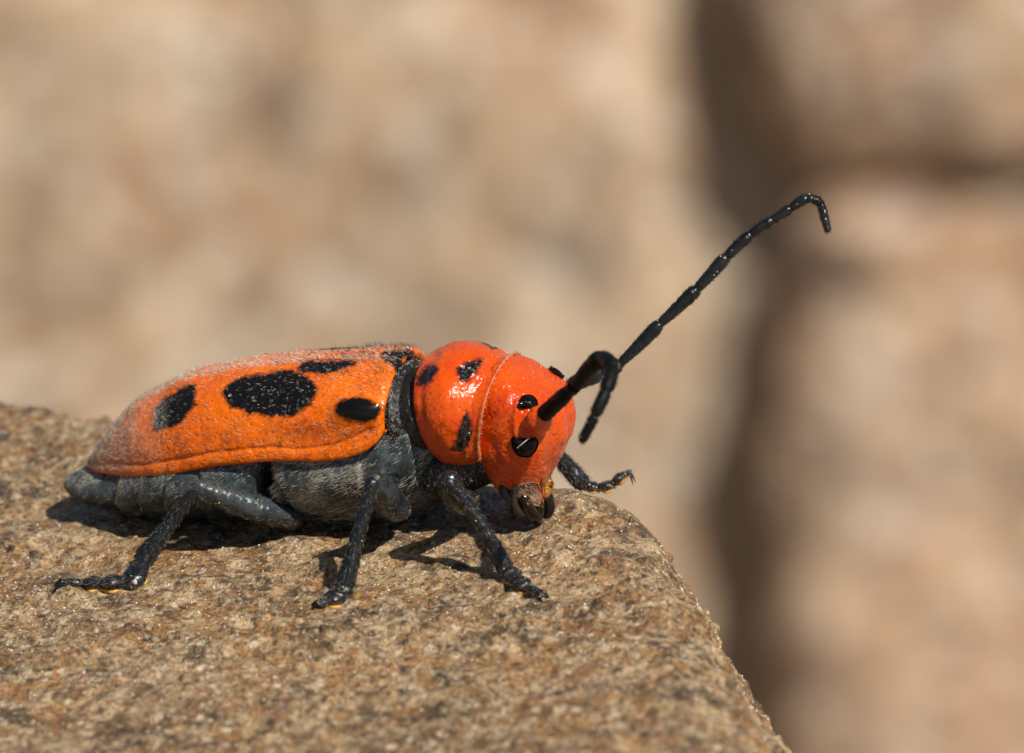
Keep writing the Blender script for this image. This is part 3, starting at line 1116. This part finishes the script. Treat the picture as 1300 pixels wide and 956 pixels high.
d = 4.0 * np.exp(-(((pm[:, 0] - 680) / 17) ** 2 + ((pm[:, 1] - 536) / 15) ** 2)) * (nb > 0.1)           # antennal socket
d += 3.5 * np.exp(-(linedist(pm, [(657, 512), (654, 530), (655, 552)]) / 3.0) ** 2) * (nb > 0.2)      # keel between the eye halves
d -= 3.0 * np.exp(-(linedist(pm, [(664, 520), (662, 535), (664, 550)]) / 4.0) ** 2) * (nb > 0.2)
d -= 3.5 * np.exp(-(V[:, 1] / 10) ** 2) * (V[:, 0] > 205) * (V[:, 2] > 20)                            # furrow in the face
d -= 3.0 * np.exp(-(linedist(pm, [(698, 540), (703, 560), (697, 592)]) / 7.0) ** 2)
d += 3.0 * np.exp(-(linedist(pm, [(712, 505), (718, 530), (716, 560)]) / 6.0) ** 2)
d += 3.0 * np.exp(-(((pm[:, 0] - 638) / 17) ** 2 + ((pm[:, 1] - 505) / 30) ** 2))
d -= 2.5 * np.exp(-(linedist(pm, [(622, 560), (632, 582), (648, 600)]) / 6.0) ** 2)
d += 3.0 * np.exp(-(((pm[:, 0] - 640) / 12) ** 2 + ((pm[:, 1] - 585) / 16) ** 2))
d += 1.0 * fbm(V / 20.0, 3, 15)
V = V + N * d[:, None]
head = bpart('head', V, F, M['head'], beetle, dict(spot=np.full(len(V), 30.0), gloss=np.zeros(len(V))))
hdV, hdF = V, F
head_bvh = BVHTree.FromPolygons([Vector(x) for x in V], F)
hv, hf = hairs(V, F, 2000, 7.0, 0.45, (0.7, 0.0, -0.7), 0.35, lambda c, n: (c[:, 0] > 150) * (0.25 + 1.4 * (c[:, 2] < 15)), curl=0.3, seed=50)
bpart('hairs', hv, hf, M['hair_pink'], head, kind='stuff')
hv, hf = hairs(V, F, 420, 11.0, 0.7, (0.8, 0, 0.2), 0.7, lambda c, n: np.clip((c[:, 2] - 70) / 40, 0, 1) + 0.5 * (c[:, 0] > 225), curl=0.2, seed=51)
bpart('hairs', hv, hf, M['hair_dark'], head, kind='stuff')


def on_head(px, py):
    h = head_bvh.ray_cast(Vector(lC), Vector(ray(px, py)).normalized())
    if h[0] is None:
        h = head_bvh.find_nearest(Vector(pd(px, py, 60)))
    return np.array(h[0]), np.array(h[1])


def patch(poly, height, base=0.3, nr=14, m=56, power=0.5, sink=4.0):
    """domed plate lying on the head over a picture-space outline"""
    out = resample(cat(np.array(poly, float), 6, closed=True), m)
    cen = out.mean(0)
    Vp = []
    for k in range(nr + 1):
        f = k / nr
        for j in range(m):
            q = cen + (out[j] - cen) * f
            p, n = on_head(*q)
            if n @ (lC - p) < 0:
                n = -n
            Vp.append(p + n * (base + height * max(0.0, 1 - f * f) ** power))
    q = [np.array(Vp[-m + j]) - on_head(*out[j])[1] * sink for j in range(m)]
    Vp += q
    return np.array(Vp), grid_faces(nr + 2, m, closed=True)


def orient(V, F, toward):
    N = vnormals(V, F)
    if (N @ toward).sum() < 0:
        F = F[:, ::-1].copy()
    return V, F


def add_patch(name, poly, height, mat, **kw):
    V, F = patch(poly, height, **kw)
    V, F = orient(V, F, -lF)
    bpart(name, V, F, mat, head)
    return V, F


up_eye = [(656.5, 516), (657.5, 509.5), (662, 504.5), (668, 503), (675, 505), (680, 510), (681.5, 517), (676, 519), (668, 518.5), (661, 518)]
lo_eye = [(651, 554), (657, 555.5), (665, 556.5), (673, 556), (681, 555.5), (682, 563), (679, 571), (672, 577.5), (665, 579), (657, 576), (652, 569), (650, 561)]
for nm, poly, hgt in (('eye', up_eye, 7.0), ('eye', lo_eye, 7.5)):
    V, F = add_patch(nm, poly, hgt, M['eye'])
    bpart(nm, V * MIR, F[:, ::-1].copy(), M['eye'], head)

# --- mouth parts
V, F = add_patch('face_plate', [(650, 618), (659, 615), (670, 612), (681, 613), (686, 624), (687, 638), (676, 640), (664, 636), (656, 627)], 1.5, M['clypeus'], base=-0.4, sink=2.0)
hv, hf = hairs(V, F, 220, 8.0, 0.45, (0.4, 0.1, -1), 0.25, None, seed=52)
bpart('hairs', hv, hf, M['hair_pink'], head, kind='stuff')
add_patch('upper_lip', [(687, 608), (697, 602), (706, 602), (708, 614), (705, 628), (700, 637), (692, 639), (688, 626)], 3.0, M['amber'], base=-0.4, sink=2.0)
for s, pts in ((1, [(664, 632, 40), (672, 646, 36), (683, 658, 22), (688, 664, 4)]), (-1, [(694, 632, -10), (697, 644, -10), (695, 655, -6), (690, 663, -2)])):
    P = [pb(*q) for q in pts]
    V, F = tube(P, [9, 8, 5.0, 1.5], seg=16, sub=6)
    bpart('mandible', V, F, M['jaw'], head)
for pts, r in (([(654, 618, 44), (650, 632, 50), (655, 645, 48), (663, 654, 44)], [6, 6.5, 5.5, 3.5]), ([(664, 632, 40), (668, 647, 40), (676, 659, 32)], [5.5, 5.5, 3]),
               ([(640, 612, 46), (640, 624, 52), (646, 636, 54)], [6, 6, 4])):
    V, F = tube([pb(*q) for q in pts], r, seg=12, sub=6)
    bpart('palp', V, F, M['palp'], head)
V, F = tube([pb(676, 626, 14), pb(681, 642, 12), pb(685, 655, 6)], [13, 11, 6], seg=16, sub=5)
bpart('lower_lip', V, F, M['jaw'], head)
# stray pale bristle crossing the lower eye
p0, p1 = on_head(656, 569)[0] + 12 * -lF, on_head(672, 556)[0] + 12 * -lF
V, F = tube([p0, (p0 + p1) / 2 - lF * 2, p1], [0.35, 0.6, 0.45], seg=6, sub=4)
bpart('bristle', V, F, M['hair_pale'], head)


# --- antennae: first segment is the part, the others its sub-parts
def antenna(nodes, radii, mat='black'):
    root = None
    for i in range(len(nodes) - 1):
        p0, p1 = np.array(nodes[i], float), np.array(nodes[i + 1], float)
        r0, r1 = radii[i]
        L = np.linalg.norm(p1 - p0)
        u = (p1 - p0) / L
        bend = np.zeros(3)
        if 0 < i < len(nodes) - 2:
            bend = (p0 - np.array(nodes[i - 1]) + p1 - np.array(nodes[i + 2]))
            bend = bend / max(np.linalg.norm(bend), 1e-6) * L * 0.03
        pts = [p0 + u * r0 * 0.25, p0 + u * L * 0.15, p0 + u * L * 0.5 + bend, p0 + u * L * 0.85, p1 - u * r1 * 0.35]
        V, F = tube(pts, [r0 * 0.76, r0 * 0.97, (r0 + r1) / 2 * 1.05, r1 * 1.1, r1 * 0.97], seg=18, sub=7, knobs=0.025)
        o = bpart('antenna' if i == 0 else 'antenna_segment', V, F, M[mat], beetle if i == 0 else root)
        if i == 0:
            root = o
        hv, hf = hairs(V, F, int(80 + L * 4.5), 5.5, 0.5, tuple(u), 0.3, None, jitter=0.3, seed=70 + i)
        bpart('hairs', hv, hf, M['hair_dark'], root, kind='stuff')
    return root


bn, nn0 = on_head(682, 533)
near_nodes = [bn - nn0 * 3, pb(721, 498, bn[1] + 42), pb(730, 490, bn[1] + 52), pb(763, 453, bn[1] + 86), pb(778, 466, bn[1] + 132), pb(770, 495, bn[1] + 165), pb(756, 526, bn[1] + 185), pb(739, 560, bn[1] + 195)]
antenna(near_nodes, [(10.5, 9), (8, 8), (8.8, 10.3), (9.8, 9), (9, 8.5), (8, 7), (6.5, 5.5)], 'matte')
V, F = tube([bn - nn0 * 9, bn - nn0 * 2, bn + nn0 * 1.5], [18, 14.5, 11.5], seg=40, sub=5)
bpart('antenna_socket', V, F, M['head'], head, dict(spot=np.full(len(V), 30.0), gloss=np.zeros(len(V))))
far = [(762, 473, 30), (786, 463, 34), (837, 412, 40), (884, 368, 45), (921, 327, 48), (952, 298, 50), (980, 280, 50), (1003, 265, 50), (1024, 251, 50), (1042, 257, 52), (1051, 293, 56)]
antenna([bn * MIR] + [pd(*q) for q in far], [(10, 10), (8, 9), (6.5, 8), (6.5, 8.2), (6.8, 7.6), (6.6, 6.8), (6.2, 6.6), (6.0, 6.3), (5.8, 6.0), (5.6, 5.6), (5.4, 4.2)])

# --- legs
UPV = np.array([0, 0, 1.0])


def claw(p, direction, side, size, parent):
    d = unit(direction)
    s = unit(side)
    for k in (-1, 1):
        pts = [p, p + d * size * 0.5 + s * k * size * 0.22 + UPV * size * 0.10, p + d * size * 0.95 + s * k * size * 0.36 - UPV * size * 0.30]
        V, F = tube(pts, [size * 0.13, size * 0.11, size * 0.03], seg=8, sub=5)
        bpart('claw', V, F, M['jaw'], parent)


def leg(fem, femr, tib, tibr, tar, tarr, clawdir, femmat='femur', padded=True, seed=1, clsize=20, flatf=1.0):
    V, F = tube(fem, femr, seg=28, sub=8)
    root = bpart('leg', V, F, M[femmat], beetle)
    axis = unit(np.array(fem[-1]) - np.array(fem[0]))
    hv, hf = hairs(V, F, 620, 7.0, 0.34, tuple(axis), 0.25, None, seed=seed)
    bpart('hairs', hv, hf, M['hair_leg'], root, kind='stuff')
    V, F = tube(tib, tibr, seg=24, sub=8, knobs=0.02)
    bpart('tibia', V, F, M['black'], root)
    ax = unit(np.array(tib[-1]) - np.array(tib[0]))
    hv, hf = hairs(V, F, 520, 8.0, 0.6, tuple(ax), 0.3, None, seed=seed + 1)
    bpart('hairs', hv, hf, M['hair_dark'], root, kind='stuff')
    hv, hf = hairs(V, F, 300, 7.0, 0.34, tuple(ax), 0.25, None, seed=seed + 2)
    bpart('hairs', hv, hf, M['hair_leg'], root, kind='stuff')
    # end spurs of the tibia
    end = np.array(tib[-1], float)
    for k in (-1, 1):
        sd = unit(np.cross(ax, [0.3, 0.5, 0.8])) * k
        V, F = tube([end + sd * tibr[-1] * 0.6, end + sd * tibr[-1] * 0.9 + ax * 9], [1.8, 0.5], seg=8, sub=3)
        bpart('spur', V, F, M['jaw'], root)
    # tarsus: heart-shaped lobed segments, each with an amber pad beneath
    tar = [np.array(q, float) for q in tar]
    for i in range(len(tar) - 1):
        p0, p1 = tar[i], tar[i + 1]
        u = unit(p1 - p0)
        L = np.linalg.norm(p1 - p0)
        side = unit(np.cross(u, UPV))
        r = tarr[i] * 1.05
        pts = [p0, p0 + u * L * 0.4, p0 + u * L * 0.85, p0 + u * L * 1.02]
        last = i == len(tar) - 2
        rr = [r * 0.5, r * 0.8, r * 1.05, r * 0.8] if not last else [r * 0.45, r * 0.5, r * 0.72, r * 0.66]
        V, F = tube(pts, rr, seg=18, sub=5, flat=(0.62, np.cross(side, u)), knobs=0.08)
        o = bpart('tarsus', V, F, M['black'], root)
        hv, hf = hairs(V, F, 200, 6.0, 0.34, tuple(u), 0.3, None, seed=seed + 3 + i)
        bpart('hairs', hv, hf, M['hair_leg'], root, kind='stuff')
        if padded and not last:
            dn = np.cross(u, side)
            dn = -dn if dn @ UPV > 0 else dn
            q = [p0 + u * L * 0.45 + dn * r * 0.6, p0 + u * L * 0.75 + dn * r * 0.72, p0 + u * L * 1.1 + dn * r * 0.62]
            V, F = tube(q, [r * 0.5, r * 0.92, r * 0.6], seg=14, sub=4, flat=(0.35, dn))
            bpart('foot_pad', V, F, M['pad'], root)
    dirn = unit(clawdir)
    claw(tar[-1], dirn, unit(np.cross(dirn, UPV)), clsize, root)
    return root


def A3(px, py, lift=0.0):
    return on_stone(px, py + 0.0, 0) + UPV * lift


def foot(px, py, lift):
    """point at this place in the picture, lift above the stone (moved along the view ray)"""
    p = on_stone(px, py)
    d = ray(px, py)
    for _ in range(8):
        h = p[2] - stone_c(p[0], p[1]) - lift
        p = p + d / abs(d[2]) * h if False else p - d * (-h / d[2]) * -1 if False else p + d * (h / -d[2])
    return p


legs = {}
# near front
k1 = pb(569, 613, 165)
t1 = foot(641, 720, 14)
legs['nf'] = leg([(118, 45, -48), (122, 85, -40), (124, 130, -12), k1 + [0, -6, 0]], [12, 14, 16, 14],
                 [k1, k1 * 0.78 + t1 * 0.22 + [3, 0, 4], k1 * 0.45 + t1 * 0.55 + [4, 0, 3], t1], [10, 7.5, 8.5, 11.5],
                 [t1, foot(651, 731, 10), foot(663, 743, 8), foot(680, 750, 9)], [13, 13, 10], foot(692, 758, 4) - foot(680, 750, 9), femmat='black', seed=110)
# near middle
k2 = pb(473, 613, 185)
t2_ = foot(438, 741, 14)
legs['nm'] = leg([(28, 62, -66), (34, 100, -50), (36, 142, -20), k2 + [0, -8, 0]], [14, 18, 19, 13],
                 [k2, k2 * 0.7 + t2_ * 0.3 + [0, 0, 2], k2 * 0.35 + t2_ * 0.65, t2_], [8.5, 8.5, 9.5, 13],
                 [t2_, foot(432, 752, 10), foot(424, 760, 8), foot(410, 764, 8)], [14, 14, 10], foot(400, 768, 4) - foot(410, 764, 8), seed=130)
# near hind
k3 = pb(252, 619, 150)
t3 = foot(184, 706, 16)
f0 = pb(372, 658, 72)
legs['nh'] = leg([(-128, 46, -104), f0, pb(335, 648, 98), pb(292, 634, 124), k3], [13, 13, 17, 16, 11],
                 [k3 + [-4, 3, -5], k3 * 0.7 + t3 * 0.3 + [-3, 0, -2], k3 * 0.35 + t3 * 0.65, t3], [8, 8.5, 10, 13],
                 [t3, foot(168, 738, 9), foot(135, 739, 9), foot(112, 739, 10), foot(86, 738, 13)], [15, 13, 12, 10], foot(70, 742, 5) - foot(86, 738, 13), seed=150)
# far front, its foot hooked over the edge of the stone
legs['ff'] = leg([(118, -45, -48), (150, -80, -35), pb(698, 566, -118)], [13, 15, 11],
                 [pb(698, 566, -118), pb(716, 588, -125), pb(738, 612, -130)], [9, 10.5, 11.5],
                 [pb(738, 614, -130), pb(757, 618, -132), pb(774, 616, -134), pb(789, 604, -136), pb(797, 600, -136)], [8.5, 9, 8.5, 8], np.array([0.8, 0, -0.9]), femmat='black', seed=170, clsize=14)


def mirror_leg(fem, femr, tib, tibr, tar, tarr, **kw):
    m = lambda L: [np.array(q, float) * MIR for q in L]
    tib, tar = m(tib), m(tar)
    dz = stone_c(tar[0][0], tar[0][1]) + 10 - tar[0][2]
    n = len(tib)
    tib = [q + UPV * dz * (i / (n - 1)) for i, q in enumerate(tib)]
    tar = [np.array([q[0], q[1], stone_c(q[0], q[1]) + 9]) for q in tar]
    leg(m(fem), femr, tib, tibr, tar, tarr, tar[-1] - tar[-2] - UPV * 4, **kw)


mirror_leg([(28, 62, -86), (34, 100, -62), (30, 130, -40)], [15, 20, 12], [(30, 130, -40), (10, 150, -75), (-10, 160, -100)], [9, 10, 13],
           [(-10, 160, -100), (-24, 166, -104), (-38, 172, -104), (-54, 178, -104)], [13, 12, 10], seed=190)
mirror_leg([(-128, 46, -104), (-170, 80, -88), (-215, 118, -78)], [15, 19, 12], [(-215, 118, -78), (-260, 130, -105), (-300, 138, -125)], [9, 11, 14],
           [(-300, 138, -125), (-325, 142, -130), (-350, 146, -130), (-372, 150, -130)], [13, 12, 10], seed=210)

# --- pollen grains caught on the beetle
def specks(count, size, surfaces, seed):
    r = np.random.default_rng(seed)
    t = (1 + 5 ** 0.5) / 2
    ico = np.array([(-1, t, 0), (1, t, 0), (-1, -t, 0), (1, -t, 0), (0, -1, t), (0, 1, t), (0, -1, -t), (0, 1, -t), (t, 0, -1), (t, 0, 1), (-t, 0, -1), (-t, 0, 1)]) / 1.902
    icf = np.array([(0, 11, 5), (0, 5, 1), (0, 1, 7), (0, 7, 10), (0, 10, 11), (1, 5, 9), (5, 11, 4), (11, 10, 2), (10, 7, 6), (7, 1, 8), (3, 9, 4), (3, 4, 2), (3, 2, 6), (3, 6, 8), (3, 8, 9), (4, 9, 5), (2, 4, 11), (6, 2, 10), (8, 6, 7), (9, 8, 1)])
    VV, FF = [], []
    k = 0
    for P in surfaces:
        idx = r.choice(len(P), min(count, len(P)), replace=False)
        for i in idx:
            s = size * r.uniform(0.5, 1.3)
            VV.append(P[i] + ico * s * r.uniform(0.75, 1.25, 3))
            FF.append(icf + k)
            k += 12
    return np.concatenate(VV), np.concatenate(FF)


surf = [elV, elV, proV, hdV, thV]
for o in list(bpy.data.objects):
    if o.name.split('.')[0] in ('tibia', 'tarsus', 'leg', 'antenna_segment'):
        co = np.array([v.co for v in o.data.vertices])
        surf.append(np.stack([co[:, 0] * S, -co[:, 1] * S, co[:, 2] * S + BASE_C], -1))
V, F = specks(4, 1.0, surf, 5)
bpart('pollen_grains', V, F, M['pollen'], beetle, kind='stuff')

# ------------------------------------------------------------------ loose sand, made pale and glossy to stand in for the stone's glints
vis = stone_P[(np.abs(stone_P[:, 0]) < 650) & (np.abs(stone_P[:, 1]) < 800)]
V, F = specks(3000, 1.25, [vis], 9)
sand = link('glint_sand_grains', mesh('glint_sand_grains', tolocal(V), F, M['sand'], smooth=False), kind='stuff',
            label='fine sand grains on the brown stone, coloured pale to stand in for its glints', category='sand')
sand.matrix_world = FRAME
